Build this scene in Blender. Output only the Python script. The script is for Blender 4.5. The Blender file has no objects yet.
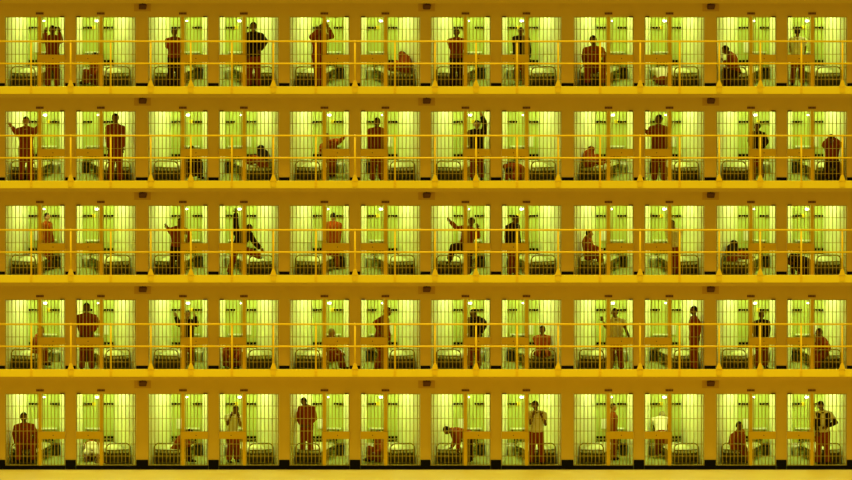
import bpy, bmesh, math, random
from mathutils import Vector, Matrix
random.seed(7)
SC = bpy.context.scene
COL = SC.collection
PPM = 38.0                      # photo pixels per metre (the view is near enough parallel)
TH = math.radians(7.0)
ST, CT, TT = math.sin(TH), math.cos(TH), math.tan(TH)
ZC = 226.0 / (PPM * CT)         # height of the aim point above the hall floor
PITCH = 94.2 / (PPM * CT)       # storey height
DEP = 2.5                       # cell depth
def U(p): return p / PPM
def WX(px): return (px - 426.0) / PPM
def W(px, py, Y): return Vector((WX(px), Y, ZC + ((240.0 - py) / PPM - Y * ST) / CT))
def FZ(t): return (4 - t) * PITCH
BAY = [70.5, 213.5, 355.0, 496.0, 639.0, 781.5]
ORD = ['first', 'second', 'third', 'fourth', 'fifth', 'sixth', 'seventh', 'eighth', 'ninth', 'tenth', 'eleventh', 'twelfth']
TIER = ['top', 'second', 'middle', 'fourth', 'bottom']
def where(t, c): return f'{ORD[c]} cell from left, {TIER[t]} tier'

# ------------------------------------------------------------------ materials
def mat(name, col, rough=0.6, metal=0.0, var=0.0, scale=6.0, emit=None, es=0.0, bump=0.0, spec=0.5):
    m = bpy.data.materials.new(name); m.use_nodes = True
    nt = m.node_tree; b = nt.nodes['Principled BSDF']
    b.inputs['Base Color'].default_value = (*col, 1)
    b.inputs['Roughness'].default_value = rough; b.inputs['Metallic'].default_value = metal
    b.inputs['Specular IOR Level'].default_value = spec
    if var > 0:
        tc = nt.nodes.new('ShaderNodeTexCoord'); n = nt.nodes.new('ShaderNodeTexNoise')
        n.inputs['Scale'].default_value = scale; n.inputs['Detail'].default_value = 4
        mx = nt.nodes.new('ShaderNodeMix'); mx.data_type = 'RGBA'
        mx.inputs['A'].default_value = (*[c * (1 - var) for c in col], 1)
        mx.inputs['B'].default_value = (*[min(1, c * (1 + var)) for c in col], 1)
        nt.links.new(tc.outputs['Object'], n.inputs['Vector'])
        nt.links.new(n.outputs['Fac'], mx.inputs['Factor'])
        nt.links.new(mx.outputs['Result'], b.inputs['Base Color'])
        if bump > 0:
            bp = nt.nodes.new('ShaderNodeBump'); bp.inputs['Strength'].default_value = bump
            nt.links.new(n.outputs['Fac'], bp.inputs['Height']); nt.links.new(bp.outputs['Normal'], b.inputs['Normal'])
    if emit:
        b.inputs['Emission Color'].default_value = (*emit, 1); b.inputs['Emission Strength'].default_value = es
    return m
M = {}
M['wall'] = mat('ochre_wall_paint', (0.66, 0.45, 0.05), 0.7, var=0.05, scale=2.5, bump=0.05, spec=0.2)
M['fascia'] = mat('yellow_gloss_paint', (0.90, 0.68, 0.014), 0.5, var=0.05, scale=1.5, spec=0.3)
M['rail'] = mat('yellow_rail_paint', (0.86, 0.58, 0.006), 0.45, var=0.04, scale=8, spec=0.3)
M['bar'] = mat('tan_bar_paint', (0.50, 0.38, 0.045), 0.6, spec=0.1)
M['post'] = mat('ochre_steel_paint', (0.72, 0.47, 0.006), 0.55, var=0.04, scale=4, spec=0.2)
M['floor'] = mat('waxed_concrete', (0.60, 0.50, 0.10), 0.45, var=0.08, scale=1.2, spec=0.3)
M['cellfloor'] = mat('green_cell_floor', (0.42, 0.46, 0.09), 0.5, var=0.1, scale=3, spec=0.2)
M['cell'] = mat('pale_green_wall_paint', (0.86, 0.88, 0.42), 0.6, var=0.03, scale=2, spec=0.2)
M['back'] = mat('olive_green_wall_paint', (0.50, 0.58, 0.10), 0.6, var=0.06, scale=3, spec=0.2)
M['black'] = mat('black_gloss_paint', (0.004, 0.003, 0.001), 0.6, spec=0.06)
M['dark'] = mat('dark_brown_metal', (0.13, 0.052, 0.012), 0.6, var=0.2, scale=30, spec=0.2)
M['plate'] = mat('tan_plate', (0.55, 0.32, 0.03), 0.6, spec=0.2)
M['pipe'] = mat('olive_pipe_paint', (0.20, 0.17, 0.012), 0.5, spec=0.3)
M['slat'] = mat('dark_olive_steel', (0.10, 0.085, 0.008), 0.6, spec=0.2)
M['mattress'] = mat('pale_bed_linen', (0.78, 0.82, 0.32), 0.9, var=0.08, scale=7, bump=0.2, spec=0.1)
M['blanket'] = mat('blanket_and_bed_shade', (0.09, 0.08, 0.012), 0.95, var=0.2, scale=9, bump=0.3, spec=0.05)
M['white'] = mat('white_enamel', (0.82, 0.84, 0.5), 0.35)
M['steel'] = mat('dark_steel_and_shaded_toilet', (0.04, 0.045, 0.012), 0.35, metal=0.3)  # small fittings, and the toilets that are coloured as if in shade
M['grid'] = mat('green_grid_steel', (0.42, 0.46, 0.06), 0.6, spec=0.2)
M['bulb'] = mat('lit_lamp_glass', (1, 0.95, 0.8), 0.4, emit=(1.0, 0.92, 0.72), es=6.0)
M['yellow'] = mat('yellow_plastic', (0.80, 0.62, 0.01), 0.5)
M['red'] = mat('red_jumpsuit_cloth', (0.28, 0.048, 0.002), 0.9, var=0.12, scale=10, bump=0.2, spec=0.05)
M['darkcloth'] = mat('dark_trouser_cloth', (0.035, 0.016, 0.006), 0.9, var=0.2, scale=10, spec=0.05)
M['blackcloth'] = mat('black_jacket_cloth', (0.018, 0.012, 0.005), 0.9, var=0.2, scale=10, spec=0.05)
M['tee'] = mat('white_cotton', (0.78, 0.74, 0.38), 0.9, var=0.05, scale=10, bump=0.2, spec=0.05)
M['skin_dark'] = mat('dark_skin', (0.14, 0.055, 0.015), 0.6, var=0.08, scale=20, spec=0.2)
M['skin_light'] = mat('tan_skin', (0.42, 0.19, 0.05), 0.6, var=0.06, scale=20, spec=0.2)
M['hair'] = mat('black_hair', (0.012, 0.007, 0.003), 0.8, var=0.3, scale=40, bump=0.4, spec=0.1)
M['grey'] = mat('grey_blond_hair', (0.30, 0.24, 0.08), 0.8, var=0.2, scale=40, bump=0.4, spec=0.1)
M['shoe'] = mat('black_shoe_leather', (0.015, 0.008, 0.003), 0.6, spec=0.2)
M['eye'] = mat('dark_eye', (0.02, 0.01, 0.005), 0.3)

# ------------------------------------------------------------------ mesh helpers
def bm_box(bm, x0, x1, y0, y1, z0, z1, rot=None):
    r = bmesh.ops.create_cube(bm, size=1.0)
    c = Vector(((x0 + x1) / 2, (y0 + y1) / 2, (z0 + z1) / 2))
    for v in r['verts']:
        v.co = Vector((v.co.x * (x1 - x0), v.co.y * (y1 - y0), v.co.z * (z1 - z0))) + c
    return r['verts']
def bm_prism(bm, pts, z0, z1):
    lo = [bm.verts.new((x, y, z0)) for x, y in pts]; hi = [bm.verts.new((x, y, z1)) for x, y in pts]
    n = len(pts); bm.faces.new(lo[::-1]); bm.faces.new(hi)
    for i in range(n): bm.faces.new((lo[i], lo[(i + 1) % n], hi[(i + 1) % n], hi[i]))
def frame_of(d):
    d = d.normalized()
    a = Vector((0, 0, 1)) if abs(d.z) < 0.9 else Vector((1, 0, 0))
    s = d.cross(a).normalized(); return d, s, s.cross(d).normalized()
def bm_tube(bm, pts, radii, n=8, ball=False):
    pts = [Vector(p) for p in pts]
    if not isinstance(radii, (list, tuple)): radii = [radii] * len(pts)
    rings = []
    prev = None
    for i, p in enumerate(pts):
        if i == 0: d = pts[1] - pts[0]
        elif i == len(pts) - 1: d = pts[-1] - pts[-2]
        else: d = (pts[i + 1] - p).normalized() + (p - pts[i - 1]).normalized()
        if d.length < 1e-6: d = pts[min(i + 1, len(pts) - 1)] - pts[max(0, i - 1)] + Vector((0, 0, 1e-4))
        d = d.normalized()
        if prev is None: d, s, u = frame_of(d)
        else:
            s = (prev - d * prev.dot(d))
            s = s.normalized() if s.length > 1e-5 else frame_of(d)[1]
            u = s.cross(d)
        prev = s
        rings.append([bm.verts.new(p + (s * math.cos(2 * math.pi * k / n) + u * math.sin(2 * math.pi * k / n)) * radii[i]) for k in range(n)])
    for a, b in zip(rings, rings[1:]):
        for k in range(n): bm.faces.new((a[k], a[(k + 1) % n], b[(k + 1) % n], b[k]))
    bm.faces.new(rings[0][::-1]); bm.faces.new(rings[-1])
    if ball:
        for p, r in ((pts[0], radii[0]), (pts[-1], radii[-1])): bm_ball(bm, p, (r, r, r))
def bm_ball(bm, c, r, basis=None, seg=12, fn=None):
    q = bmesh.ops.create_uvsphere(bm, u_segments=seg, v_segments=max(6, seg * 2 // 3), radius=1.0)
    c = Vector(c)
    for v in q['verts']:
        p = v.co.copy()
        if fn: p = fn(p)
        p = Vector((p.x * r[0], p.y * r[1], p.z * r[2]))
        v.co = c + (basis @ p if basis else p)
    return q['verts']
def finish(bm, name, m, smooth=False):
    bmesh.ops.recalc_face_normals(bm, faces=bm.faces[:])
    me = bpy.data.meshes.new(name); bm.to_mesh(me); bm.free()
    for mm in (m if isinstance(m, list) else [m]): me.materials.append(mm)
    if smooth:
        for p in me.polygons: p.use_smooth = True
    return me
def link(name, data, parent=None, loc=(0, 0, 0)):
    o = bpy.data.objects.new(name, data); COL.objects.link(o); o.location = loc
    if parent: o.parent = parent
    return o
def obj(name, bm, m, parent=None, loc=(0, 0, 0), smooth=False): return link(name, finish(bm, name, m, smooth), parent, loc)
def tag(o, label=None, cat=None, group=None, kind=None):
    if label: o['label'] = label
    if cat: o['category'] = cat
    if group: o['group'] = group
    if kind: o['kind'] = kind
    return o
def thing(name, label, cat, group, loc): return tag(link(name, None, None, loc), label, cat, group)
def struct(name, bm, m, loc=(0, 0, 0)): return tag(obj(name, bm, m, None, loc), kind='structure')
def copy_tree(o, loc=None, label=None, scale_x=1):
    c = o.copy(); COL.objects.link(c)
    if loc is not None: c.location = loc
    if label: c['label'] = label
    for ch in list(o.children):
        d = ch.copy(); COL.objects.link(d); d.parent = c
        for g in list(ch.children):
            e = g.copy(); COL.objects.link(e); e.parent = d
            for h in list(g.children): pass
    return c

XL, XR = -13.0, 13.0
# ------------------------------------------------------------------ the setting
OPEN_H = 1.946
def cells():
    for t in range(5):
        for c in range(12): yield t, c, BAY[c // 2], (-1 if c % 2 == 0 else 1)
bm = bmesh.new(); bm_box(bm, XL, XR, -7.0, -0.085, -0.3, -0.07); struct('floor', bm, M['floor'])
bm = bmesh.new(); bm_box(bm, XL, XR, -0.085, DEP + 0.2, -0.3, 0.0); struct('floor', bm, M['cellfloor'])
for t in range(-1, 4):                                   # walkway decks, the last one roofs the top tier
    bm = bmesh.new(); bm_box(bm, XL, XR, -0.88, 0.0, -0.10, 0.0); struct('floor', bm, M['wall'], (0, 0, FZ(t)))
    bm = bmesh.new(); bm_box(bm, XL, XR, 0.0, DEP + 0.2, -0.10, 0.0); struct('floor', bm, M['cellfloor'], (0, 0, FZ(t)))
    bm = bmesh.new(); bm_box(bm, XL, XR, -1.0, -0.95, 0.014, 0.205); bm_box(bm, XL, XR, -0.95, -0.88, 0.0, 0.03)
    struct('trim_1', bm, M['fascia'], (0, 0, FZ(t)))
for t in range(5):
    z = FZ(t)
    bm = bmesh.new(); bm_box(bm, XL, XR, -0.06, 0.10, OPEN_H, PITCH - 0.10)
    edges = [(XL, WX(BAY[0] - 65.5))]
    for i in range(6):
        edges.append((WX(BAY[i] - 5.2), WX(BAY[i] + 5.2)))
        edges.append((WX(BAY[i] + 65.5), WX(BAY[i + 1] - 65.5) if i < 5 else XR))
    for a, b in edges: bm_box(bm, a, b, -0.06, 0.10, 0, OPEN_H)
    struct('wall_front', bm, M['wall'], (0, 0, z))
    bm = bmesh.new(); bm_box(bm, XL, XR, -0.10, -0.06, PITCH - 0.20, PITCH - 0.10); struct('trim_2', bm, M['wall'], (0, 0, z))
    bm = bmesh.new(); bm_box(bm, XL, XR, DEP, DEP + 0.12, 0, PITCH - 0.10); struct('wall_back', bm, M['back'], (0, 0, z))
    for a, b in edges:                                   # black baseboard on every pier
        bm = bmesh.new(); bm_box(bm, max(a, XL), min(b, XR), -0.095 if t == 4 else -0.085, -0.06, -0.07 if t == 4 else 0, 0.185); struct('baseboard_front', bm, M['black'], (0, 0, z))
    for i in range(6):                                   # black threshold under each pair of cells
        for s in (-1, 1):
            a, b = sorted((WX(BAY[i] + s * 5.4), WX(BAY[i] + s * 65.5)))
            bm = bmesh.new(); bm_box(bm, a, b, -0.095, 0.06, 0, 0.03)
            if t == 4: bm_box(bm, a, b, -0.095, -0.085, -0.07, 0.0)
            struct('trim_3', bm, M['black'], (0, 0, z))
    for i in range(7):                                   # splayed dividing walls between the pairs
        x0 = WX(BAY[i - 1] + 65.5) if i else XL; x1 = WX(BAY[i] - 65.5) if i < 6 else XR
        b0 = WX(BAY[i - 1] + 42.5) if i else XL; b1 = WX(BAY[i] - 42.5) if i < 6 else XR
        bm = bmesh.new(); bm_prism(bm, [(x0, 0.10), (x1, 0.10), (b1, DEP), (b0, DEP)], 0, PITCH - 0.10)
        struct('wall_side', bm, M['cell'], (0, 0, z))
    for i in range(6):
        c = BAY[i]; bm = bmesh.new()
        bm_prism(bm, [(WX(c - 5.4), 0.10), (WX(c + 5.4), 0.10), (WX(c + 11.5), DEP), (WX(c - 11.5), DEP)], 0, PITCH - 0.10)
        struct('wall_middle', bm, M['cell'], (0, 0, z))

# ------------------------------------------------------------------ guard railings
FLARED = [-9, 71, 151, 191, 273.5, 355, 435, 476, 558, 640, 719, 760, 842]
THIN = [31.5, 111, 232, 316, 395, 517, 600, 679.5, 801, 862]
def build_rail():
    r = thing('guard_railing', 'yellow pipe guard railing along the edge of the top tier walkway', 'railing', 'walkway railings', (0, -0.98, FZ(0)))
    for nm, z, rad in (('top_rail', 1.398, 0.025), ('middle_rail', 0.81, 0.024)):
        bm = bmesh.new(); bm_tube(bm, [(XL, 0, z), (XR, 0, z)], rad, 10); obj(nm, bm, M['rail'], r, smooth=True)
    bm = bmesh.new(); bm_tube(bm, [(0, 0.0, 0.10), (0, 0, 1.39)], 0.026, 10)
    bm_ball(bm, (0, 0, 1.398), (0.036, 0.036, 0.036)); bm_ball(bm, (0, 0, 0.81), (0.034, 0.034, 0.034)); mp = finish(bm, 'post', M['rail'], True)
    bm = bmesh.new()                                     # flared foot: gusset and round flange on the kerb
    bm_prism(bm, [(-0.085, 0), (0.085, 0), (0.03, 0.16), (-0.03, 0.16)], -0.03, 0.03)
    for v in bm.verts: v.co = Vector((v.co.x, -0.015 + v.co.z, 0.205 + v.co.y))
    bm_tube(bm, [(0, -0.045, 0.12), (0, -0.02, 0.12)], 0.075, 16); mf = finish(bm, 'foot_flange', M['rail'])
    bm = bmesh.new(); bm_box(bm, -0.035, 0.035, -0.045, -0.02, 0.04, 0.19)
    for zz in (0.08, 0.15): bm_tube(bm, [(0, -0.055, zz), (0, -0.04, zz)], 0.012, 6)
    mt = finish(bm, 'bolt_plate', M['rail'])
    for x in FLARED + THIN:
        p = link('post', mp, r, (WX(x), 0, 0))
        link('foot_flange', mf, p) if x in FLARED else link('bolt_plate', mt, p)
    return r
rail0 = build_rail()
for t in range(1, 4): copy_tree(rail0, (0, -0.98, FZ(t)), f'yellow pipe guard railing along the edge of the {TIER[t]} tier walkway')

# ------------------------------------------------------------------ cell fronts
ZB = [1.604, 1.273, 0.941, 0.597, 0.278]
def bar_mesh(h, r=0.0104):
    bm = bmesh.new(); bm_tube(bm, [(0, 0, 0.03), (0, 0, h)], r, 8); return finish(bm, 'bar', M['bar'], True)
BARM = bar_mesh(OPEN_H)
def build_front(s):
    g = thing('cell_grille', '', 'barred grille', 'fixed barred cell grilles', (0, 0, 0))
    a, b = sorted((s * U(32.5), s * U(65.4)))
    bm = bmesh.new()
    for x in (a + 0.012, b - 0.014): bm_box(bm, x - 0.012, x + 0.012, -0.015, 0.015, 0.03, OPEN_H)
    bm_box(bm, a, b, -0.02, 0.02, OPEN_H - 0.03, OPEN_H); bm_box(bm, a, b, -0.02, 0.02, 0.03, 0.048)
    obj('frame', bm, M['bar'], g)
    for i in range(8): link('bar', BARM, g, (s * U(35.9 + 3.8 * i), 0, 0))
    bm = bmesh.new(); bm_box(bm, a, b, -0.015, 0.015, -0.0055, 0.0055); cm = finish(bm, 'crossbar', M['bar'])
    for z in ZB: link('crossbar', cm, g, (0, 0, z))
    bm = bmesh.new(); x0, x1 = sorted((s * U(28.9), s * U(32.3))); bm_box(bm, x0, x1, -0.05, 0.05, 0.0, OPEN_H); obj('post', bm, M['post'], g)
    d = thing('cell_door', '', 'barred door', 'sliding barred cell doors', (0, 0, 0))
    a, b = sorted((s * U(5.4), s * U(28.5)))
    bm = bmesh.new()
    for x in (a + 0.012, b - 0.012): bm_box(bm, x - 0.012, x + 0.012, -0.015, 0.015, 0.03, OPEN_H)
    bm_box(bm, a, b, -0.02, 0.02, OPEN_H - 0.03, OPEN_H); bm_box(bm, a, b, -0.02, 0.02, 0.03, 0.048)
    obj('frame', bm, M['bar'], d)
    for i in range(6): link('bar', BARM, d, (s * U(9.1 + 3.45 * i), 0, 0))
    bm = bmesh.new(); bm_box(bm, a, b, -0.015, 0.015, -0.0055, 0.0055); cm = finish(bm, 'crossbar', M['bar'])
    for z in (ZB[0], ZB[1], ZB[3], ZB[4]): link('crossbar', cm, d, (0, 0, z))
    bm = bmesh.new(); x0, x1 = sorted((s * U(5.4), s * U(32.6))); v = bm_box(bm, x0, x1, -0.11, -0.052, 0.742, 0.941)
    bmesh.ops.bevel(bm, geom=bm.edges[:], offset=0.008, segments=2, affect='EDGES')
    lp = obj('lock_plate', bm, M['post'], d)
    bm = bmesh.new(); xk = s * U(17.5); bm_tube(bm, [(xk, -0.115, 0.84), (xk, -0.108, 0.84)], 0.014, 10); obj('keyhole', bm, M['dark'], lp)
    bm = bmesh.new(); x0, x1 = sorted((s * U(6.2), s * U(10.2))); bm_box(bm, x0, x1, -0.10, -0.06, OPEN_H - 0.012, OPEN_H + 0.014); obj('latch', bm, M['dark'], d)
    return g, d
FR = {s: build_front(s) for s in (-1, 1)}
def hook_rail():
    r = thing('hook_rail', '', 'hook rail', 'dark peg rails on the back walls', (0, 0, 0))
    bm = bmesh.new(); bm_box(bm, -0.13, 0.13, -0.015, 0, 0.0, 0.022); obj('backing', bm, M['dark'], r)
    bm = bmesh.new(); bm_tube(bm, [(0, -0.015, 0.01), (0, -0.05, 0.0), (0, -0.06, 0.025)], 0.026, 8); hm = finish(bm, 'hook', M['black'], True)
    for i in range(4): link('hook', hm, r, (-0.1 + i * 0.066, 0, 0))
    return r
HOOK = hook_rail()
def vent(nm, w, h, nx, nz, label):
    r = thing('wall_vent', label, 'vent', 'dark gridded vents on the back walls', (0, 0, 0))
    bm = bmesh.new(); bm_box(bm, -w / 2, w / 2, -0.012, 0, 0, h); obj('backing', bm, M['black'], r)
    bm = bmesh.new()
    for i in range(nx + 1):
        x = -w / 2 + w * i / nx; bm_box(bm, x - 0.008, x + 0.008, -0.022, -0.01, 0, h)
    for i in range(nz + 1):
        z = h * i / nz; bm_box(bm, -w / 2, w / 2, -0.022, -0.01, z - 0.008, z + 0.008)
    obj('grid', bm, M['grid'], r); return r
VA = vent('a', 0.26, 0.24, 3, 3, ''); VB = vent('b', 0.38, 0.32, 5, 3, '')
def bed():
    r = thing('prison_bed', '', 'bed', 'steel beds behind the grilles', (0, 0, 0))
    w, L, h = 0.325, 1.85, 0.545
    def arch(y, h):
        p = [(-w, y, 0)]
        for k in range(7): a = math.pi - k * math.pi / 12; p.append((-w + 0.13 + 0.13 * math.cos(a), y, h - 0.13 + 0.13 * math.sin(a)))
        for k in range(7): a = math.pi / 2 - k * math.pi / 12; p.append((w - 0.13 + 0.13 * math.cos(a), y, h - 0.13 + 0.13 * math.sin(a)))
        p.append((w, y, 0)); return p
    for nm, y in (('headboard', 0.0), ('footboard', L)):
        bm = bmesh.new(); bm_tube(bm, arch(y, h if y == 0 else .42), 0.017, 8); bm_tube(bm, [(-w, y, 0.37 if y == 0 else .25), (w, y, 0.37 if y == 0 else .25)], 0.014, 8); bm_tube(bm, [(-w, y, 0.05), (w, y, 0.05)], 0.012, 8)
        o = obj(nm, bm, M['pipe'], r, smooth=True)
        bm = bmesh.new(); bm_tube(bm, [(0, y, 0.05), (0, y, 0.37)], 0.012, 6); sm = finish(bm, 'slat', M['slat'], True)
        for i in range(6 if y == 0 else 0): link('slat', sm, o, (-w + 0.0886 * (i + 1), 0, 0))
    bm = bmesh.new()
    for x in (-w, w): bm_box(bm, x - 0.015, x + 0.015, 0, L, 0.20, 0.25)
    bm_box(bm, -w, w, 0.01, L - 0.01, 0.215, 0.23); obj('side_rail', bm, M['slat'], r)
    bm = bmesh.new(); bm_box(bm, -w + 0.015, w - 0.015, 0.03, L - 0.03, 0.25, 0.36)
    bmesh.ops.bevel(bm, geom=bm.edges[:], offset=0.035, segments=3, affect='EDGES'); obj('mattress', bm, M['mattress'], r, smooth=True)
    bm = bmesh.new(); bm_box(bm, -w - 0.005, w + 0.005, 0.015, L - 0.5, 0.05, 0.30); bmesh.ops.bevel(bm, geom=bm.edges[:], offset=0.02, segments=2, affect='EDGES')  # dark box below the mattress, its colour doubles as under-bed shade
    tag(obj('blanket', bm, M['blanket'], r, smooth=True), 'dark blanket and the shade it paints under the bed')
    return r
BED = bed()
def toilet(m, word):
    r = thing('toilet', '', 'toilet', f'{word} toilets against the back walls', (0, 0, 0))
    def ring(z, rx, ry, yo): return [Vector((rx * math.cos(a * math.pi / 8), yo + ry * math.sin(a * math.pi / 8), z)) for a in range(16)]
    bm = bmesh.new(); secs = [(0, .09, .11, -.24), (.05, .085, .10, -.24), (.18, .10, .13, -.26), (.30, .145, .19, -.28), (.34, .15, .20, -.28)]
    rings = [[bm.verts.new(p) for p in ring(*q)] for q in secs]
    for a, b in zip(rings, rings[1:]):
        for k in range(16): bm.faces.new((a[k], a[(k + 1) % 16], b[(k + 1) % 16], b[k]))
    bm.faces.new(rings[0][::-1]); bm.faces.new(rings[-1]); obj('bowl', bm, m, r, smooth=True)
    bm = bmesh.new(); lo = ring(.34, .155, .205, -.28); hi = ring(.365, .15, .20, -.28); n = ring(.365, .09, .13, -.29); n2 = ring(.34, .09, .13, -.29)
    R = [[bm.verts.new(p) for p in q] for q in (lo, hi, n, n2)]
    for a, b in zip(R, R[1:] + R[:1]):
        for k in range(16): bm.faces.new((a[k], a[(k + 1) % 16], b[(k + 1) % 16], b[k]))
    obj('seat', bm, m if word == 'pale' else M['black'], r, smooth=True)
    bm = bmesh.new(); bm_box(bm, -.15, .15, -.12, -.005, .0, .42); bmesh.ops.bevel(bm, geom=bm.edges[:], offset=0.015, segments=2, affect='EDGES')
    o = obj('tank', bm, m, r); bm = bmesh.new(); bm_tube(bm, [(0.08, -.06, .42), (0.08, -.06, .44)], .02, 10); obj('button', bm, M['steel'], o)
    for m_ in [q for q in r.children] + list(o.children):
        if not m_.get('sc'): m_.data.transform(Matrix.Scale(.74, 4)); m_['sc'] = 1
    for m_ in [q for q in r.children] + list(o.children): del m_['sc']
    return r
TO = {1: toilet(M['white'], 'pale'), 0: toilet(M['steel'], 'dark')}  # same toilet twice: lit look and shaded look set by colour
def lamp():
    r = thing('wall_lamp', '', 'lamp', 'lit lamps high on the back walls', (0, 0, 0))
    bm = bmesh.new(); bm_box(bm, -.06, .06, -.03, 0, -.035, .035); obj('base', bm, M['white'], r)
    bm = bmesh.new(); bm_ball(bm, (0, -.05, 0), (.048, .04, .028)); obj('bulb', bm, M['bulb'], r, smooth=True); return r
LA = lamp()
def shelf():
    r = thing('wall_shelf', '', 'shelf', 'pale shelves on the back walls', (0, 0, 0))
    bm = bmesh.new(); bm_box(bm, -.2, .2, -.16, 0, 0, .025); obj('board', bm, M['white'], r)
    bm = bmesh.new(); bm_prism(bm, [(-.14, 0), (-.02, 0), (-.02, .10)], 0, .02)
    for v in bm.verts: v.co = Vector((v.co.z, v.co.x + .02, -v.co.y * 1.0 if v.co.y else 0.0))
    k = finish(bm, 'bracket', M['steel'])
    for x in (-.15, .13): link('bracket', k, r, (x, 0, 0))
    return r
SH = shelf()
bm = bmesh.new(); bm_box(bm, -.07, .07, -.02, 0, 0, .27); bmesh.ops.bevel(bm, geom=bm.edges[:], offset=0.006, segments=1, affect='EDGES')
WP = tag(obj('wall_panel', bm, M['white']), ' ', 'panel', 'bright panels on the back walls')
bm = bmesh.new(); bm_box(bm, -.05, .05, -.05, 0, 0, .09); bmesh.ops.bevel(bm, geom=bm.edges[:], offset=0.008, segments=1, affect='EDGES')
SB = tag(obj('switch_box', bm, M['yellow']), ' ', 'switch box', 'yellow switch boxes on the back walls')
def lintel_vent():
    r = thing('lintel_vent', '', 'vent', 'dark louvred slots above the cells', (0, 0, 0))
    bm = bmesh.new(); bm_box(bm, -.105, .105, -.012, 0, -.035, .035); obj('frame', bm, M['plate'], r)
    bm = bmesh.new()
    for i in range(5): bm_box(bm, -.1 + i * .04, -.066 + i * .04, -.018, -.008, -.026, .026)
    obj('louvre', bm, M['dark'], r); return r
LV = lintel_vent()
used = set()
def put(src, t, loc, label, rz=0.0):
    o = src if src.name not in used else copy_tree(src)
    used.add(src.name); used.add(o.name)
    o.location = loc; o.rotation_euler = (0, 0, rz); o['label'] = label
    return o
for t, c, ctr, s in cells():
    z = FZ(t); wh = where(t, c); X = WX(ctr)
    g, d = FR[s]
    put(g, t, (X, 0, z), f'tan barred grille with its post, {wh}')
    put(d, t, (X, 0, z), f'barred sliding door with solid lock plate, {wh}')
    put(LV, t, (X + s * U(30.5), -0.06, z + 2.03), f'small dark louvred slot above {wh}')
    ux = lambda u: X + s * U(u)
    put(HOOK, t, (ux(16.5), DEP, z + 1.345), f'dark peg rail seen through the door, {wh}')
    put(HOOK, t, (ux(37.5), DEP, z + 1.345), f'dark peg rail seen through the grille, {wh}')
    put(VA, t, (ux(37.6), DEP, z + 0.26), f'black gridded vent above the bed, {wh}')
    put(VB, t, (ux(25), DEP, z + 0.13), f'wide black gridded vent behind the door, {wh}')
    put(SH, t, (ux(22), DEP, z + 0.69), f'pale shelf above the door lock plate, {wh}')
    darkv = (s == -1) if t in (0, 2, 4) else (s == 1)
    put(TO[0 if darkv else 1], t, (ux(15.2), DEP, z), f"{'shade-darkened' if darkv else 'pale'} toilet behind the door, {wh}")
    put(LA, t, (ux(27 if darkv else 26), DEP, z + 1.53), f'small glowing lamp at the top of the door, {wh}').scale = (.62, .8, .7) if darkv else (1, 1, 1)
    if darkv: put(WP, t, (ux(34.8), DEP, z + 0.69), f'bright white rectangular panel beside the post, {wh}')
    else: put(SB, t, (ux(22.5), DEP, z + 1.31), f'small yellow box under the lamp, {wh}')
    ang = math.atan((U(23)) / DEP)
    # bed lies along the splayed wall
    cx = ux(65.5) - s * (math.tan(ang) * 0.5 + 0.325 / math.cos(ang) + 0.02)
    put(BED, t, (cx, 0.5, z), f'steel-framed bed with arched headboard, {wh}', s * ang)

# loudspeaker boxes on every second pier
def speaker():
    r = thing('wall_speaker', '', 'speaker', 'brown boxes on the piers', (0, 0, 0))
    bm = bmesh.new(); bm_box(bm, -.22, .22, -.012, 0, -.13, .13); obj('mounting_plate', bm, M['plate'], r)
    bm = bmesh.new(); v = bm_box(bm, -.095, .095, -.10, -.012, -.07, .07)
    for q in v:
        if q.co.y < -.1 and q.co.z > 0: q.co.x += .03; q.co.z -= .01
    bmesh.ops.bevel(bm, geom=bm.edges[:], offset=0.01, segments=2, affect='EDGES'); o = obj('housing', bm, M['dark'], r)
    bm = bmesh.new(); bm_tube(bm, [(0, -.05, .07), (0, -.05, .13), (0, -.005, .13)], .012, 6); obj('conduit', bm, M['dark'], r); return r
SP = speaker()
for t in range(5):
    for k, px in enumerate((142.6, 426.6, 710.6)):
        put(SP, t, (WX(px), -0.06, FZ(t) + 2.215), f"brown box on the {('left', 'middle', 'right')[k]} pier above the {TIER[t]} tier")

# red bundles under beds and pale mats on the floor
def lump(name, label, cat, m, loc, r):
    bm = bmesh.new(); bm_ball(bm, (0, 0, r[2] * .8), r, seg=16)
    for v in bm.verts:
        n = math.sin(v.co.x * 31) * math.cos(v.co.y * 27) * .02; v.co += v.co.normalized() * n
        v.co.z = max(v.co.z, 0.0)
    return tag(obj(name, bm, m, None, loc, True), label, cat)
for px, t, c in ((681, 0, 9), (109, 2, 1), (394, 2, 5), (107, 4, 1)):
    lump('red_bundle', f'red clothes bundle on the floor under the bed, {where(t, c)}', 'bundle', M['red'], (WX(px), 0.75, FZ(t)), (.14, .16, .05))

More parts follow.
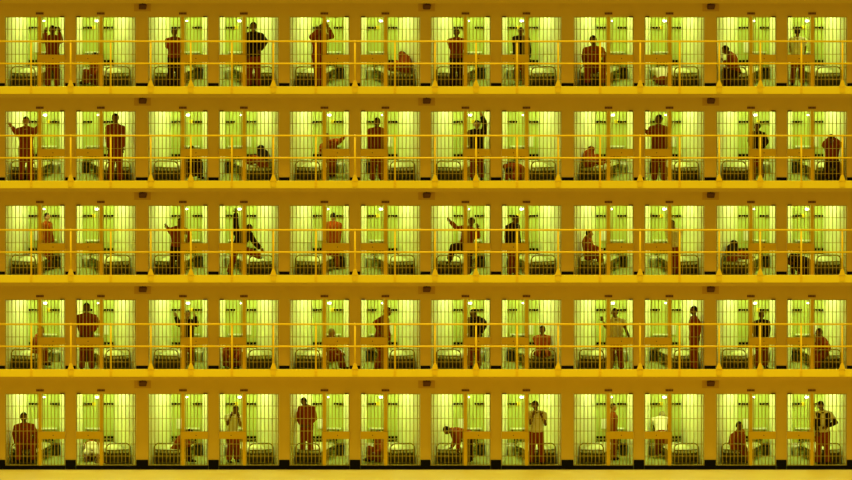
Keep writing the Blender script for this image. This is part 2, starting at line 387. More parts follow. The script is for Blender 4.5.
# ------------------------------------------------------------------ people
def remesh(bm, name, vox, mats):
    me = finish(bm, name, mats); o = bpy.data.objects.new(name, me); COL.objects.link(o)
    m = o.modifiers.new('r', 'REMESH'); m.mode = 'VOXEL'; m.voxel_size = vox; m.use_smooth_shade = True
    sm = o.modifiers.new('s', 'SMOOTH'); sm.iterations = 4; sm.factor = 0.5
    dg = bpy.context.evaluated_depsgraph_get(); dg.update()
    out = bpy.data.meshes.new_from_object(o.evaluated_get(dg)); bpy.data.objects.remove(o); bpy.data.meshes.remove(me)
    out.name = name
    for p in out.polygons: p.use_smooth = True
    return out
def solve(P, px, L, sg, kmin=None):
    X, Z0 = WX(px[0]), W(px[0], px[1], 0).z
    dx = X - P.x; A = 1 + TT * TT
    # (Y-Py)^2 + (Z0 - Y*TT - Pz)^2 + dx^2 = L^2
    B = -2 * P.y - 2 * TT * (Z0 - P.z); Cc = P.y ** 2 + (Z0 - P.z) ** 2 + dx * dx - L * L
    D = B * B - 4 * A * Cc
    if D < 0:
        Y = -B / (2 * A); q = Vector((X, Y, Z0 - Y * TT)); return P + (q - P).normalized() * L
    Y = (-B + sg * math.sqrt(D)) / (2 * A)
    return Vector((X, Y, Z0 - Y * TT))
def loft(bm, secs, n=16):
    rings = []
    for c, ax, nm, rx, ry in secs:
        rings.append([bm.verts.new(c + ax * (rx * math.cos(2 * math.pi * k / n)) + nm * (ry * math.sin(2 * math.pi * k / n))) for k in range(n)])
    for a, b in zip(rings, rings[1:]):
        for k in range(n): bm.faces.new((a[k], a[(k + 1) % n], b[(k + 1) % n], b[k]))
    bm.faces.new(rings[0][::-1]); bm.faces.new(rings[-1])
def add_hand(bm, wrist, fdir, side, k, curl):
    """palm, four unequal bent fingers and a thumb leaving the side of the palm"""
    f = fdir.normalized(); sd = (side - f * side.dot(f)).normalized(); n = f.cross(sd)
    B = Matrix((sd, n, f)).transposed()
    bm_ball(bm, wrist + f * .045 * k, (.040 * k, .017 * k, .052 * k), B)
    for i, ln in enumerate((.066, .076, .070, .054)):
        o = wrist + f * .082 * k + sd * (-.028 + .0187 * i) * k
        a1, a2 = curl * .9, curl * 2.0
        m1 = o + (f * math.cos(a1) + n * math.sin(a1)) * ln * .52 * k
        m2 = m1 + (f * math.cos(a2) + n * math.sin(a2)) * ln * .48 * k
        bm_tube(bm, [o - f * .02 * k, o, m1, m2], [.0095 * k, .0095 * k, .0085 * k, .007 * k], 6)
    o = wrist + f * .03 * k - sd * .03 * k
    m1 = o + (f * .55 - sd * .75 + n * .3).normalized() * .036 * k; m2 = m1 + (f * .85 - sd * .2 + n * .45).normalized() * .032 * k
    bm_tube(bm, [o, m1, m2], [.012 * k, .010 * k, .008 * k], 6)
OUT = {
 'J': 'in red jumpsuit', 'BT': 'in black jacket', 'WT': 'in white tee',
 'RD': 'in red shirt', 'BB': 'in dark clothes', 'JK': 'in open black jacket'}
def person(t, c, pose, outfit, J, H, yaw, skin='skin_dark', hair='hair', headyaw=None, headpitch=0.0, curl=0.5):
    """J: dict of 3-D joints pv nk hd sa ea ha sb eb hb ka fa kb fb"""
    k = H / 1.75
    face = Vector((math.sin(yaw), -math.cos(yaw), 0))
    ax = Vector((math.cos(yaw), math.sin(yaw), 0))
    if ax.x < 0: ax = -ax
    pv, nk, hd = J['pv'], J['nk'], J['hd']
    base = Vector((pv.x, pv.y, FZ(t)))
    root = thing('person', f'person {OUT[outfit]} {pose}, {where(t, c)}', 'person', 'prisoners in the cells', base)
    J = {a: b - base for a, b in J.items()}; pv, nk, hd = J['pv'], J['nk'], J['hd']
    sp = (nk - pv).normalized(); axs = (ax - sp * ax.dot(sp))
    axs = axs.normalized() if axs.length > .2 else frame_of(sp)[1]
    nm = sp.cross(axs); TL = (nk - pv).length
    SEC = [(-.22, .11, .085), (-.08, .165, .115), (.06, .175, .120), (.30, .155, .112), (.55, .175, .125), (.78, .190, .122), (.92, .155, .10), (1.0, .075, .065)]
    def torso(bm, g=0.0, t0=-9, t1=9):
        s = [(pv + sp * TL * a, axs, nm, rx * k + g, ry * k + g) for a, rx, ry in SEC if t0 <= a <= t1]; loft(bm, s)
    hips = {q: pv - sp * .02 * k + axs * (.088 * k) * (1 if q == 'b' else -1) for q in 'ab'}
    def arm(bm, q, g=0.0, frac=2.0):
        s, e, h = J['s' + q], J['e' + q], J['h' + q]
        pts = [s - (s - nk) * .35, s, s.lerp(e, .5), e]; rr = [.05 * k, .058 * k, .050 * k, .042 * k]
        if frac >= 2: pts += [e.lerp(h, .35), h]; rr += [.042 * k, .029 * k]
        elif frac < 1: pts = pts[:2] + [s.lerp(e, frac * .6), s.lerp(e, frac)]; rr = [.05 * k, .058 * k, .056 * k, .056 * k]
        bm_tube(bm, pts, [r + g for r in rr], 10)
        bm_tube(bm, [nk + sp * .005 * k, nk.lerp(s, .5) - sp * .004 * k, s], [.055 * k + g * .5, .058 * k + g * .7, .058 * k + g], 10)
        bm_ball(bm, s, [(.060 * k + g)] * 3)
        if frac >= 2: bm_ball(bm, e, [(.042 * k + g)] * 3)
    def leg(bm, q, g=0.0, frac=1.0):
        h, n, f = hips[q], J['k' + q], J['f' + q]
        e = n.lerp(f, .96 * frac)
        bm_tube(bm, [h, h.lerp(n, .5), n, n.lerp(f, .35), e], [.088 * k + g, .075 * k + g, .056 * k + g, .054 * k + g, .038 * k + g + (0.018 if g > 0 else 0)], 10)
        bm_ball(bm, n, [.056 * k + g] * 3); bm_ball(bm, h, [.09 * k + g] * 3)
    hy = yaw if headyaw is None else headyaw
    hf = Vector((math.sin(hy), -math.cos(hy), 0)); hu = Vector((0, 0, 1))
    R = Matrix.Rotation(headpitch, 3, hf.cross(hu).normalized() * -1)
    hf, hu = R @ hf, R @ hu
    hs = hf.cross(hu); HB = Matrix((hs, hf, hu)).transposed()
    # body
    bm = bmesh.new(); torso(bm)
    for q in 'ab': arm(bm, q); leg(bm, q)
    bm_tube(bm, [nk - sp * .06 * k, nk, hd - hu * .03 * k], [.065 * k, .056 * k, .054 * k], 10)
    def hshape(p):
        if p.z < 0: p = Vector((p.x * (1 + .28 * p.z), p.y * (1 + .12 * p.z) + (-.10 * p.z if p.y > 0 else 0), p.z))
        return p
    bm_ball(bm, hd, (.084 * k, .100 * k, .120 * k), HB, 20, hshape)
    def hp(x, y, z): return hd + HB @ Vector((x * k, y * k, z * k))
    bm_tube(bm, [hp(0, .090, .015), hp(0, .118, -.022), hp(0, .098, -.034)], [.010 * k, .017 * k, .012 * k], 8)
    for sx in (-1, 1): bm_ball(bm, hp(.087 * sx, -.005, -.005), (.012 * k, .022 * k, .034 * k), HB, 8)
    me = remesh(bm, 'body', .013, [M[skin], M['eye']])
    bm = bmesh.new(); bm.from_mesh(me)
    side = axs
    for q in 'ab':
        add_hand(bm, J['h' + q], J['h' + q] - J['e' + q], side * (1 if q == 'a' else -1), k, curl)
    n0 = len(bm.faces); bm.faces.ensure_lookup_table()
    for sx in (-1, 1): bm_ball(bm, hp(.033 * sx, .089, .012), (.013 * k, .008 * k, .008 * k), HB, 8)
    bm_ball(bm, hp(0, .093, -.062), (.024 * k, .008 * k, .006 * k), HB, 8)
    bm.faces.ensure_lookup_table()
    for f in bm.faces[n0:]: f.material_index = 1
    for f in bm.faces: f.smooth = True
    bm.to_mesh(me); bm.free(); body = link('body', me, root)
    # hair
    if hair:
        bm = bmesh.new(); bm_ball(bm, hd + hu * .012 * k - hf * .010 * k, (.092 * k, .105 * k, .121 * k), HB, 20)
        dele = []
        for v in bm.verts:
            p = HB.transposed() @ (v.co - hd)
            if p.z < (-.035 if p.y < .0 else .0) * k or (p.y > .045 * k and p.z < .055 * k): dele.append(v)
        bmesh.ops.delete(bm, geom=dele, context='VERTS')
        ho = obj('hair', bm, M[hair], root, smooth=True); sol = ho.modifiers.new('thick', 'SOLIDIFY'); sol.thickness = .012; sol.offset = -1
    # clothes
    def cloth(nm_, m, fn, vox=.02):
        bm = bmesh.new(); fn(bm); me = remesh(bm, nm_, vox, [m]); return link(nm_, me, root)
    def top(g, sleeve, t0=-.10):
        def f(bm):
            torso(bm, g, t0, .95)
            for q in 'ab': arm(bm, q, g, sleeve)
        return f
    def bottom(g):
        def f(bm):
            torso(bm, g, -9, .12)
            for q in 'ab': leg(bm, q, g, .97)
        return f
    if outfit == 'J':
        def both(bm): top(.028, 2)(bm); bottom(.032)(bm)
        cloth('jumpsuit', M['red'], both)
    else:
        cloth('trousers', M['darkcloth'] if outfit in ('RD', 'BB') else M['red'], bottom(.032))
        if outfit == 'RD': cloth('shirt', M['red'], top(.028, 2))
        if outfit == 'BT': cloth('jacket', M['blackcloth'], top(.036, 2, -.14))
        if outfit == 'BB': cloth('jacket', M['blackcloth'], top(.034, 2))
        if outfit in ('WT', 'JK'): cloth('tee_shirt', M['tee'], top(.026, .62))
        if outfit == 'JK':
            def jk(bm):
                for sgn in (-1, 1):
                    s = [(pv + sp * TL * a + axs * sgn * (rx * .62) * k - nm * 0, axs, nm, rx * .50 * k + .02, ry * k + .032) for a, rx, ry in SEC if .25 <= a <= .95]; loft(bm, s)
                for q in 'ab': arm(bm, q, .024, 2)
            cloth('jacket', M['blackcloth'], jk)
    for q in 'ab':
        f = J['f' + q]; d = J.get('t' + q, face); sh = (f - J['k' + q]).normalized()
        if abs(sh.z) < .35: d = Vector((0, 0, 1)) * .9 + face * .3
        d = d.normalized(); dn = Vector((0, 0, -1)) if abs(d.z) < .6 else -sh
        bm = bmesh.new()
        a0 = f - sh * .05 * k
        bm_tube(bm, [a0, f, f + d * .05 * k + dn * .015 * k, f + d * .12 * k + dn * .022 * k, f + d * .17 * k + dn * .026 * k], [.045 * k, .047 * k, .045 * k, .040 * k, .026 * k], 10, True)
        bm_ball(bm, f - d * .035 * k + dn * .012 * k, (.04 * k, .04 * k, .04 * k))
        zmin = .004 if f.z < .2 else -9
        for v in bm.verts: v.co.z = max(v.co.z, zmin)
        obj('shoe', bm, M['shoe'], root, smooth=True)
    return root
LT, LH, LU, LF, LTH, LS = .325, .100, .175, .150, .245, .235
R_ = math.radians
def arms(J, H, ax, spec, yaw, Ymin=.05):
    sp = (J['nk'] - J['pv']).normalized()
    axp = ax - sp * ax.dot(sp); axp = axp.normalized() if axp.length > .2 else ax
    for q, sg in (('a', -1), ('b', 1)):
        J['s' + q] = J['nk'] - sp * .044 * H + axp * sg * .112 * H
        e, h = spec.get('e' + q), spec.get('h' + q)
        se, sh = spec.get('s' + q, '--')
        sgn = {'-': -1, '+': 1}
        S = J['s' + q]
        if e: J['e' + q] = solve(S, e, LU * H, sgn[se])
        else: J['e' + q] = S + Vector((sg * .035 * ax.x, sg * .035 * ax.y + .01, -LU)).normalized() * LU * H
        E = J['e' + q]
        face = Vector((math.sin(yaw), -math.cos(yaw), 0))
        if h: J['h' + q] = solve(E, h, LF * H, sgn[sh])
        else: J['h' + q] = E + (Vector((sg * .06 * ax.x, 0, -1)) + face * .22).normalized() * LF * H
        if J['h' + q].y < Ymin: J['h' + q].y = Ymin
        if J['e' + q].y < Ymin + .03: J['e' + q].y = Ymin + .03
def axis(yaw):
    a = Vector((math.cos(yaw), math.sin(yaw), 0)); return a if a.x >= 0 else -a
def stand(t, c, pose, outfit, x, top, Y, yaw=0, H=None, base=0.0, spread=.074, stride=0.0, hd=None, pv=None, nk=None, headyaw=None, headpitch=0.0, skin='skin_dark', hair='hair', curl=.5, fa=None, fb=None, **arm):
    yaw = R_(yaw); fz = FZ(t) + base
    fy = 240 - PPM * ((fz - ZC) * CT + Y * ST)
    if H is None: H = min(1.88, max(1.5, (fy - top) / (PPM * CT)))
    ax = axis(yaw); face = Vector((math.sin(yaw), -math.cos(yaw), 0))
    P = Vector((WX(x), Y, fz + .505 * H)) if pv is None else W(pv[0], pv[1], Y)
    J = {'pv': P}
    N = P + Vector((0, 0, LT * H)) if nk is None else P + (W(nk[0], nk[1], Y) - P).normalized() * LT * H
    J['nk'] = N
    if hd is None: J['hd'] = N + (Vector((0, 0, 1)) + face * .12).normalized() * LH * H
    else: J['hd'] = N + (W(hd[0], hd[1], N.y + face.y * .02) - N).normalized() * LH * H
    arms(J, H, ax, arm, yaw)
    for q, sg in (('a', -1), ('b', 1)):
        F = Vector((P.x, P.y, fz + .045)) + ax * sg * spread * H + face * sg * stride
        sp = fa if q == 'a' else fb
        if sp: F = Vector((WX(sp), P.y + face.y * sg * stride, fz + .045))
        hipj = P + ax * sg * .05 * H
        mid = hipj.lerp(F, .5); d = (hipj - F).length; LL = (LTH + LS) * H
        bend = math.sqrt(max(0, (LL / 2) ** 2 - (d / 2) ** 2)) if d < LL else 0
        J['f' + q] = F; J['k' + q] = mid + face * min(bend, .15) * 1.0
    return person(t, c, pose, outfit, J, H, yaw, skin, hair, None if headyaw is None else R_(headyaw), headpitch, curl)
def posed(t, c, pose, outfit, Y, H, yaw, pv, nk, hd, ka, fa, kb, fb, lean=-1, hs=-1, ks=(-1, -1), fs=(1, 1), headyaw=None, headpitch=0.0, skin='skin_dark', hair='hair', curl=.5, **arm):
    yaw = R_(yaw); ax = axis(yaw); J = {'pv': W(pv[0], pv[1], Y)}
    P = J['pv']; fl = FZ(t)
    if P.z < fl + .12: P.z = fl + .12
    J['nk'] = solve(P, nk, LT * H, lean); J['hd'] = solve(J['nk'], hd, LH * H, hs)
    arms(J, H, ax, arm, yaw)
    for i, (q, sg, kk, ff) in enumerate((('a', -1, ka, fa), ('b', 1, kb, fb))):
        hp = P + ax * sg * .05 * H
        J['k' + q] = solve(hp, kk, LTH * H, ks[i]); J['f' + q] = solve(J['k' + q], ff, LS * H, fs[i])
        for n, m in (('k' + q, .10), ('f' + q, .07)):
            v = J[n]; v.z = max(v.z, fl + m); v.y = min(max(v.y, .24 if n[0] == 'f' else .14), DEP - .14)
    for n in ('ea', 'ha', 'eb', 'hb'): J[n].z = max(J[n].z, fl + .05); J[n].y = min(J[n].y, DEP - .12)
    return person(t, c, pose, outfit, J, H, yaw, skin, hair, None if headyaw is None else R_(headyaw), headpitch, curl)

# ---- top tier
stand(0, 0, 'gripping the bars beside the head', 'J', 52.5, 25, .32, ea=(43.5, 41), ha=(46, 30), eb=(61, 41), hb=(59.5, 30), sa='--', sb='--')
posed(0, 1, 'sitting low with knees drawn up', 'J', 1.15, 1.6, -75, (95, 79.5), (96, 62), (94.5, 55.5), (85.5, 71), (84.5, 83), (87, 72), (86.5, 84), ea=(95, 70), ha=(87, 71), eb=(98, 71), hb=(92, 74))
stand(0, 2, 'standing with arms folded', 'RD', 174.5, 27.5, .34, ea=(167.5, 46), ha=(173, 42), eb=(181, 46), hb=(176, 41))
stand(0, 3, 'standing with one elbow out', 'BT', 253.5, 21.5, .32, ea=(247, 44), ha=(248, 56), eb=(265.5, 41), hb=(259, 51))
stand(0, 4, 'standing with both arms raised overhead', 'J', 319.5, 22.5, .34, hd=(323, 27), ea=(312, 37), ha=(320, 26), eb=(332, 36), hb=(327, 25), fa=317.5, fb=322)
posed(0, 5, 'sitting on bed hunched over legs', 'J', .72, 1.55, -112, (405.5, 68), (405.5, 56), (402.5, 54.5), (395, 64), (388, 67), (397, 66), (390, 69), lean=1, hs=1, ks=(1, 1), fs=(1, 1), ea=(401, 62), ha=(395, 62), eb=(404, 65), hb=(398, 65), sa='++', sb='++', headpitch=.9)
stand(0, 6, 'standing with hands held together', 'RD', 456.5, 28, .34, ea=(450.5, 45), ha=(455, 54), eb=(463, 45), hb=(459, 54))
stand(0, 7, 'standing back beside the door post', 'BT', 521, 28, 1.3, yaw=-20, ea=(515.5, 46), ha=(515, 56))
S1 = dict(ea=(584, 56), ha=(586, 67), eb=(604.5, 56), hb=(606, 67), sa='+-', sb='+-', ks=(-1, -1), fs=(1, 1))
posed(0, 8, 'sitting on the bed end', 'J', .62, 1.85, 0, (594, 66.5), (593.5, 47), (593, 40), (587.5, 67), (587, 85), (602.5, 67), (603, 85), **S1)
posed(0, 9, 'squatting on the floor, back turned', 'WT', 1.1, 1.5, 180, (663, 80), (661.5, 68.5), (660, 71), (656, 77), (659, 85), (668, 77), (667, 85), lean=1, hs=1, ks=(1, 1), fs=(-1, -1), ea=(657, 75), ha=(655, 80), eb=(667, 75), hb=(668, 81), sa='++', sb='++')
posed(0, 10, 'sitting hunched on the bed', 'RD', .68, 1.68, -80, (736, 72), (730.5, 53), (725.5, 49.5), (725, 70.5), (725, 85), (727, 72), (729, 85), ea=(729.5, 65), ha=(724, 61), eb=(736, 63), hb=(729, 66), headpitch=.5)
stand(0, 11, 'standing, back turned and legs apart', 'WT', 797.5, 27.5, .95, yaw=180, ea=(789.8, 46), ha=(791, 54), eb=(805.5, 46), hb=(804.5, 54), spread=.09, sa='++', sb='++')
# ---- second tier
stand(1, 0, 'standing with one hand raised sideways', 'J', 26, 116, .34, ea=(17.5, 134), ha=(12, 127), eb=(35, 132), hb=(38, 127), skin='skin_light', hair='hair')
stand(1, 1, 'standing with both arms hanging', 'J', 115.5, 113, .32, yaw=-25, ha=(109, 147), hb=(122.5, 149), ea=(107.5, 137), eb=(123.5, 137))
posed(1, 2, 'squatting low behind the lock plate', 'BB', .95, 1.6, 50, (195, 170), (193, 154), (192, 149.5), (187, 160), (187, 178), (200, 162), (200, 179), lean=-1, ea=(188, 161), ha=(190, 166), eb=(199, 162), hb=(200, 168))
posed(1, 3, 'sitting on bed with legs stretched', 'BT', .72, 1.55, -112, (263, 163), (263.5, 151), (261.5, 148.5), (254, 157), (246, 160), (256, 160), (248, 162), lean=1, hs=1, ks=(1, 1), fs=(1, 1), ea=(260, 157), ha=(253, 155), eb=(263, 160), hb=(257, 159), sa='++', sb='++', headpitch=.9)
posed(1, 4, 'bending sideways with one arm up', 'J', 1.6, 1.5, 30, (331, 155), (331, 140), (326, 136), (330, 165), (330, 176), (333, 165), (333, 176), lean=-1, ea=(322, 145), ha=(320.5, 151), eb=(338, 142), hb=(344, 136.5), ks=(-1, -1), skin='skin_light')
stand(1, 5, 'standing with arms hanging', 'J', 377, 117, .42, yaw=10, ea=(369.5, 139), ha=(370, 149), eb=(385, 139), hb=(384, 149))
stand(1, 6, 'standing with one arm raised overhead', 'BT', 477, 119.5, .85, ea=(471, 141), ha=(471.5, 151), eb=(485, 124), hb=(481, 112.5), skin='skin_light')
posed(1, 7, 'kneeling bent forward to the floor', 'J', 1.05, 1.6, -60, (518, 168), (511, 167), (509, 171), (512, 176), (520, 178), (517, 177), (523, 178), lean=-1, ea=(507.5, 173), ha=(507, 179), eb=(514, 174), hb=(513, 179), headpitch=.9)
posed(1, 8, 'sitting on bed leaning over legs', 'J', .72, 1.55, 112, (589, 163), (588, 151.5), (590.5, 149.5), (597, 157), (605, 161), (595, 160), (603, 163), lean=1, hs=1, ks=(1, 1), fs=(1, 1), ea=(590, 160), ha=(596, 160), eb=(592, 157), hb=(598, 155), sa='++', sb='++', skin='skin_light', headpitch=.9)
stand(1, 9, 'standing with hand on the bars', 'J', 659, 114, .34, yaw=-15, headyaw=-60, ea=(650.5, 134), ha=(646, 131), eb=(666.5, 137), hb=(666, 148))
stand(1, 10, 'standing with hand on hip', 'BT', 757.5, 122, .85, yaw=-20, headyaw=-60, ea=(750, 140), ha=(753, 149), eb=(766.5, 141), hb=(761, 148))
posed(1, 11, 'sitting with hands behind bowed head', 'RD', .60, 1.7, 0, (832, 162), (832, 142), (831, 138), (827, 163), (827, 178), (838, 163), (839, 179), ea=(824.5, 143), ha=(830, 137.5), eb=(840.5, 144), hb=(834.5, 138), sa='-+', sb='-+', headpitch=.7)
# ---- middle tier
stand(2, 0, 'standing in profile further back', 'J', 46, 216, 1.9, yaw=60, ha=(41.5, 241), ea=(43, 236), skin='skin_light')
stand(2, 2, 'standing with one arm bent up', 'RD', 177.5, 217, .36, hd=(181, 220.5), ea=(171.5, 233), ha=(167.5, 227.5), eb=(190, 234), hb=(186.5, 243), fa=170, fb=179)
posed(2, 3, 'dancing with one arm thrown high', 'BT', .55, 1.66, 10, (238.5, 247), (244, 231.5), (250.5, 227.5), (233, 259), (229, 274), (251.5, 252), (260, 256), lean=-1, ea=(236, 221), ha=(235.8, 209.5), eb=(254, 241), hb=(261.5, 249), ks=(-1, -1), fs=(1, 1), sa='++')
stand(2, 4, 'standing with back turned further back', 'J', 333, 216, 1.9, yaw=170, ha=(329, 245), ea=(327.5, 238), eb=(339, 238), hb=(338, 245), skin='skin_light')
posed(2, 6, 'lunging with arm and leg out', 'RD', .52, 1.7, -20, (466, 246), (470, 227.5), (471.5, 221), (453, 246), (449, 263), (469, 260), (468, 275), ea=(457, 228), ha=(450.5, 221), eb=(478.5, 236), hb=(477.5, 228), ks=(-1, -1), fs=(1, 1))
stand(2, 7, 'standing in profile', 'BT', 512.5, 213.5, .5, yaw=50, hd=(516.5, 218.5), ea=(507, 236), ha=(508, 246), eb=(518, 237), hb=(519, 247))
posed(2, 8, 'sitting on the bed in profile', 'J', .9, 1.58, 80, (588.5, 254), (587, 237), (589.5, 233), (600, 254), (602, 269), (599, 252), (601, 268), ea=(589, 246), ha=(598, 250), eb=(592, 246), hb=(600, 249), skin='skin_light')
stand(2, 9, 'standing half hidden behind the post', 'WT', 674, 222, .5, hd=(673, 226), ea=(671, 242), eb=(677, 242), ha=(671, 252), hb=(677, 252), fa=672.5, fb=675.5, H=1.5)
posed(2, 10, 'sitting on bed, arms on knees', 'BT', .72, 1.55, 112, (732, 258), (731.5, 246), (733.5, 243.5), (741, 252), (749, 256), (739, 254), (747, 258), lean=1, hs=1, ks=(1, 1), fs=(1, 1), ea=(731, 255), ha=(738, 254), eb=(736, 251), hb=(743, 249.5), sa='++', sb='++', headpitch=.9)
posed(2, 11, 'crouching on all fours', 'BB', .7, 1.65, -80, (806, 262), (796, 258), (790, 261), (801, 271), (807, 273), (804, 270), (809, 273), ea=(793, 266), ha=(793, 273), eb=(798, 266), hb=(798, 272), headpitch=.6)
# ---- fourth tier
posed(3, 0, 'sitting on bed beside the post', 'J', 1.3, 1.5, 80, (36, 350), (38, 335), (41, 330), (45.5, 350), (45, 364), (44.5, 348), (44, 363), ea=(36, 343), ha=(42, 347), eb=(39, 343), hb=(44, 346), skin='skin_light')
stand(3, 1, 'standing with one elbow out', 'J', 86.5, 302.5, .36, ea=(79.5, 325), ha=(82, 335), eb=(98, 322), hb=(92.5, 331))
stand(3, 2, 'standing with both hands raised', 'BT', 187.5, 310, .9, ea=(178.5, 324), ha=(176, 316), eb=(196.5, 324), hb=(194.5, 316), skin='skin_light')
posed(3, 3, 'squatting with knees apart', 'J', .95, 1.6, 0, (232, 362), (232, 348), (232, 343), (224.5, 354), (226, 369), (240.5, 354), (238, 369), ea=(225, 354), ha=(229, 358), eb=(239, 354), hb=(235, 358), lean=-1)
posed(3, 4, 'sitting sideways with legs stretched out', 'J', .75, 1.6, 70, (332, 356), (330, 338), (332, 331.5), (340.5, 355), (343, 367), (339.5, 357), (341.5, 368), ea=(327, 349), ha=(335, 353), eb=(333, 349), hb=(341, 352), skin='skin_light', hair='grey')
stand(3, 5, 'leaning against the door post', 'J', 380.5, 303.5, .36, yaw=65, nk=(384, 315), pv=(380, 338), hd=(390, 308), ea=(375.5, 323), ha=(379, 331), fa=376, fb=382, stride=.12)
stand(3, 6, 'standing with the shoulder turned', 'BT', 475, 307, .85, yaw=-25, headyaw=-60, hd=(472, 311.5), nk=(477, 317), ea=(471, 327), ha=(471, 336), eb=(485, 324), hb=(481, 332))
posed(3, 7, 'sitting cross-legged on the bed', 'J', .95, 1.6, 0, (542.5, 353), (542.5, 335.5), (542.5, 329.5), (536.5, 353), (544, 354), (548.5, 353), (542, 355), ea=(537.5, 345), ha=(540, 352), eb=(547.5, 345), hb=(545.5, 352), lean=1, ks=(-1, -1), fs=(-1, -1))
stand(3, 8, 'standing with both arms held out', 'WT', 616, 307.5, .36, hd=(615, 313), ea=(606, 327), ha=(603, 321), eb=(626, 329), hb=(629, 337), spread=.088)
stand(3, 9, 'standing in profile at the wall', 'J', 694.5, 305.5, .32, yaw=-75, headyaw=-60, ea=(697, 327), ha=(695, 337), eb=(700, 326), hb=(698, 337))
stand(3, 10, 'standing further back facing right', 'BT', 761.5, 310.5, .85, yaw=25, ea=(754.5, 328), ha=(756, 337), eb=(768.5, 328), hb=(767.5, 337))
posed(3, 11, 'sitting on bed turned sideways', 'J', .75, 1.62, -60, (824, 354), (822, 337.5), (819, 332), (815, 354), (815, 368), (818, 356), (818, 369), ea=(818, 347), ha=(814, 352), eb=(829, 347), hb=(827, 352))
# ---- bottom tier
posed(4, 0, 'sitting on the bed end', 'J', .62, 1.85, 0, (25, 443.5), (24, 424), (23.5, 417), (18.5, 444), (18, 462), (32.5, 444), (33, 462), ea=(14.5, 433), ha=(16, 444), eb=(35, 433), hb=(36.5, 444), sa='+-', sb='+-')
posed(4, 1, 'kneeling with lowered head', 'WT', 1.65, 1.6, 0, (91, 445), (91.5, 453), (91, 458.5), (86.5, 456), (86, 455), (97, 456), (97, 455), lean=-1, ea=(85, 457), ha=(86, 461.5), eb=(97, 457), hb=(96, 461.5), headpitch=1.0, ks=(-1, -1))
posed(4, 2, 'sitting on bed bent forward', 'RD', 1.0, 1.62, 75, (175, 450), (184, 436), (190.5, 432), (188.5, 447), (188, 462), (187, 446), (190, 462), ea=(184, 445), ha=(190, 444), eb=(186, 444), hb=(191, 442), headpitch=.5)
stand(4, 3, 'standing with hand at the face', 'WT', 232.5, 404, .9, yaw=25, hd=(236.5, 408.5), ea=(227.5, 424), ha=(232, 413), eb=(240, 425), hb=(238, 415))
stand(4, 4, 'standing on the bed, looking down', 'J', 306.6, 397, .75, yaw=-10, headyaw=-40, H=1.5, base=.26, hd=(303.5, 401), ea=(297.5, 418), ha=(301, 424), eb=(315, 418), hb=(309, 424), headpitch=.3)
posed(4, 5, 'sitting on floor, knees drawn up', 'J', 1.05, 1.6, -75, (378.5, 457), (379.5, 440), (378, 434), (369.5, 448), (369, 460), (371.5, 449), (371.5, 461), ea=(378, 449), ha=(371, 449), eb=(381, 450), hb=(375, 452))
posed(4, 6, 'bending over the bed', 'RD', .95, 1.62, -85, (469.5, 435), (453, 431), (446.5, 430), (470, 449), (471, 462), (468, 449), (469, 463), ea=(455, 440), ha=(452, 446), eb=(459, 440), hb=(458, 448), headpitch=.9)
stand(4, 7, 'standing with hands at the chest', 'WT', 536.5, 400, .32, hd=(535, 404.5), ea=(530.5, 423), ha=(533, 415), eb=(545.5, 424), hb=(541.5, 415), spread=.088)
stand(4, 8, 'standing in profile behind the post', 'J', 613, 404, 1.4, yaw=80, ea=(611.5, 424), ha=(613, 434), skin='skin_light')
posed(4, 9, 'leaning away with back turned', 'WT', 1.75, 1.55, 180, (661.5, 433), (660.5, 417.5), (662.5, 415), (658, 445), (658, 456), (665.5, 445), (665.5, 456), lean=1, hs=1, ea=(654.5, 424), ha=(655, 431), eb=(667, 424), hb=(667, 431), ks=(1, 1), fs=(1, 1), hair='grey', sa='++', sb='++')
posed(4, 10, 'sitting on the bed looking right', 'J', .85, 1.65, 50, (737, 449), (737.5, 431.5), (740, 425), (745, 449), (746, 463), (742, 449), (743, 463), ea=(731, 442), ha=(734, 449), eb=(743.5, 441), hb=(745, 447))
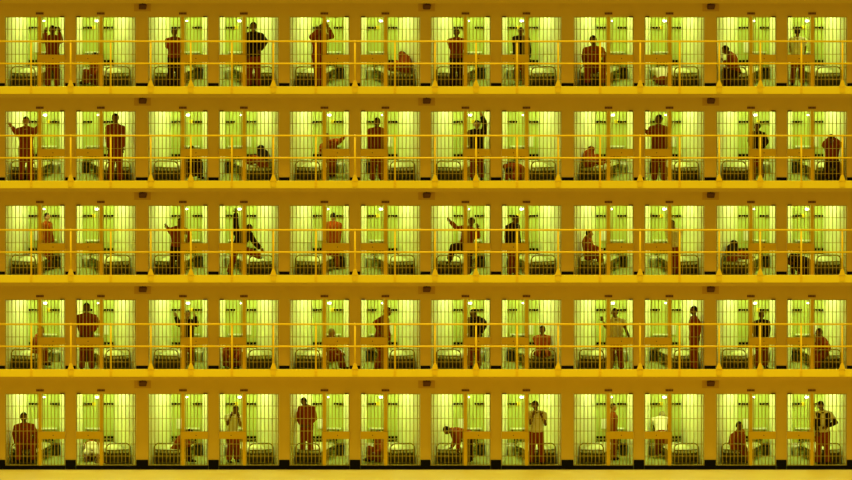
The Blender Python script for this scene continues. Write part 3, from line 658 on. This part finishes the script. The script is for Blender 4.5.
stand(4, 11, 'standing, head bowed, elbow out', 'JK', 823, 400, .34, hd=(821, 405.5), ea=(815.5, 423), ha=(818, 432), eb=(836, 422), hb=(827, 426), headpitch=.35)

# the low stool under the sitter of the fourth tier
def stool(loc, label, h):
    r = thing('stool', label, 'stool', None, loc)
    bm = bmesh.new(); bm_tube(bm, [(0, 0, h - .04), (0, 0, h)], .15, 20); obj('seat', bm, M['mattress'], r)
    for sx in (-1, 1):
        for sy in (-1, 1):
            bm = bmesh.new(); bm_tube(bm, [(sx * .08, sy * .08, h - .04), (sx * .12, sy * .12, 0)], .014, 8); obj('leg', bm, M['grid'], r)
    return r
stool((WX(332), .75, FZ(3)), f'low pale stool under the sitter, {where(3, 4)}', .22)

# ------------------------------------------------------------------ light
for t, c, ctr, s in cells():
    L = bpy.data.lights.new('cell_fill_light', 'AREA'); L.shape = 'RECTANGLE'; L.size = .7; L.size_y = .5  # unseen area lamp without a fixture, added to brighten the cell
    L.energy = 28; L.color = (0.86, 1.0, 0.50)
    o = link('cell_fill_light', L, None, (WX(ctr + s * 36), 1.5, FZ(t) + PITCH - .14))
S = bpy.data.lights.new('hall_roof_light', 'SUN'); S.energy = 2.7; S.angle = R_(14); S.color = (1.0, 0.84, 0.22)
so = link('hall_roof_light', S, None, (0, -8, 18)); so.rotation_euler = (R_(20), 0, 0)
w = bpy.data.worlds.new('hall_air'); w.use_nodes = True; SC.world = w
w.node_tree.nodes['Background'].inputs[0].default_value = (1.0, 0.76, 0.12, 1); w.node_tree.nodes['Background'].inputs[1].default_value = 0.51

# ------------------------------------------------------------------ camera
cam = bpy.data.cameras.new('camera'); DIST = 1500.0
cam.sensor_width = 36; cam.lens = 36 * DIST / (852 / PPM); cam.clip_start = 500; cam.clip_end = 3000; cam.shift_y = 0.6 / 852
co = link('camera', cam, None, (0, -DIST * CT, ZC + DIST * ST)); co.rotation_euler = (math.pi / 2 - TH, 0, 0)
SC.camera = co
SC.view_settings.view_transform = 'Standard'; SC.view_settings.look = 'None'; SC.view_settings.gamma = 1.0
SC.view_settings.use_curve_mapping = False; SC.view_settings.exposure = 0.0
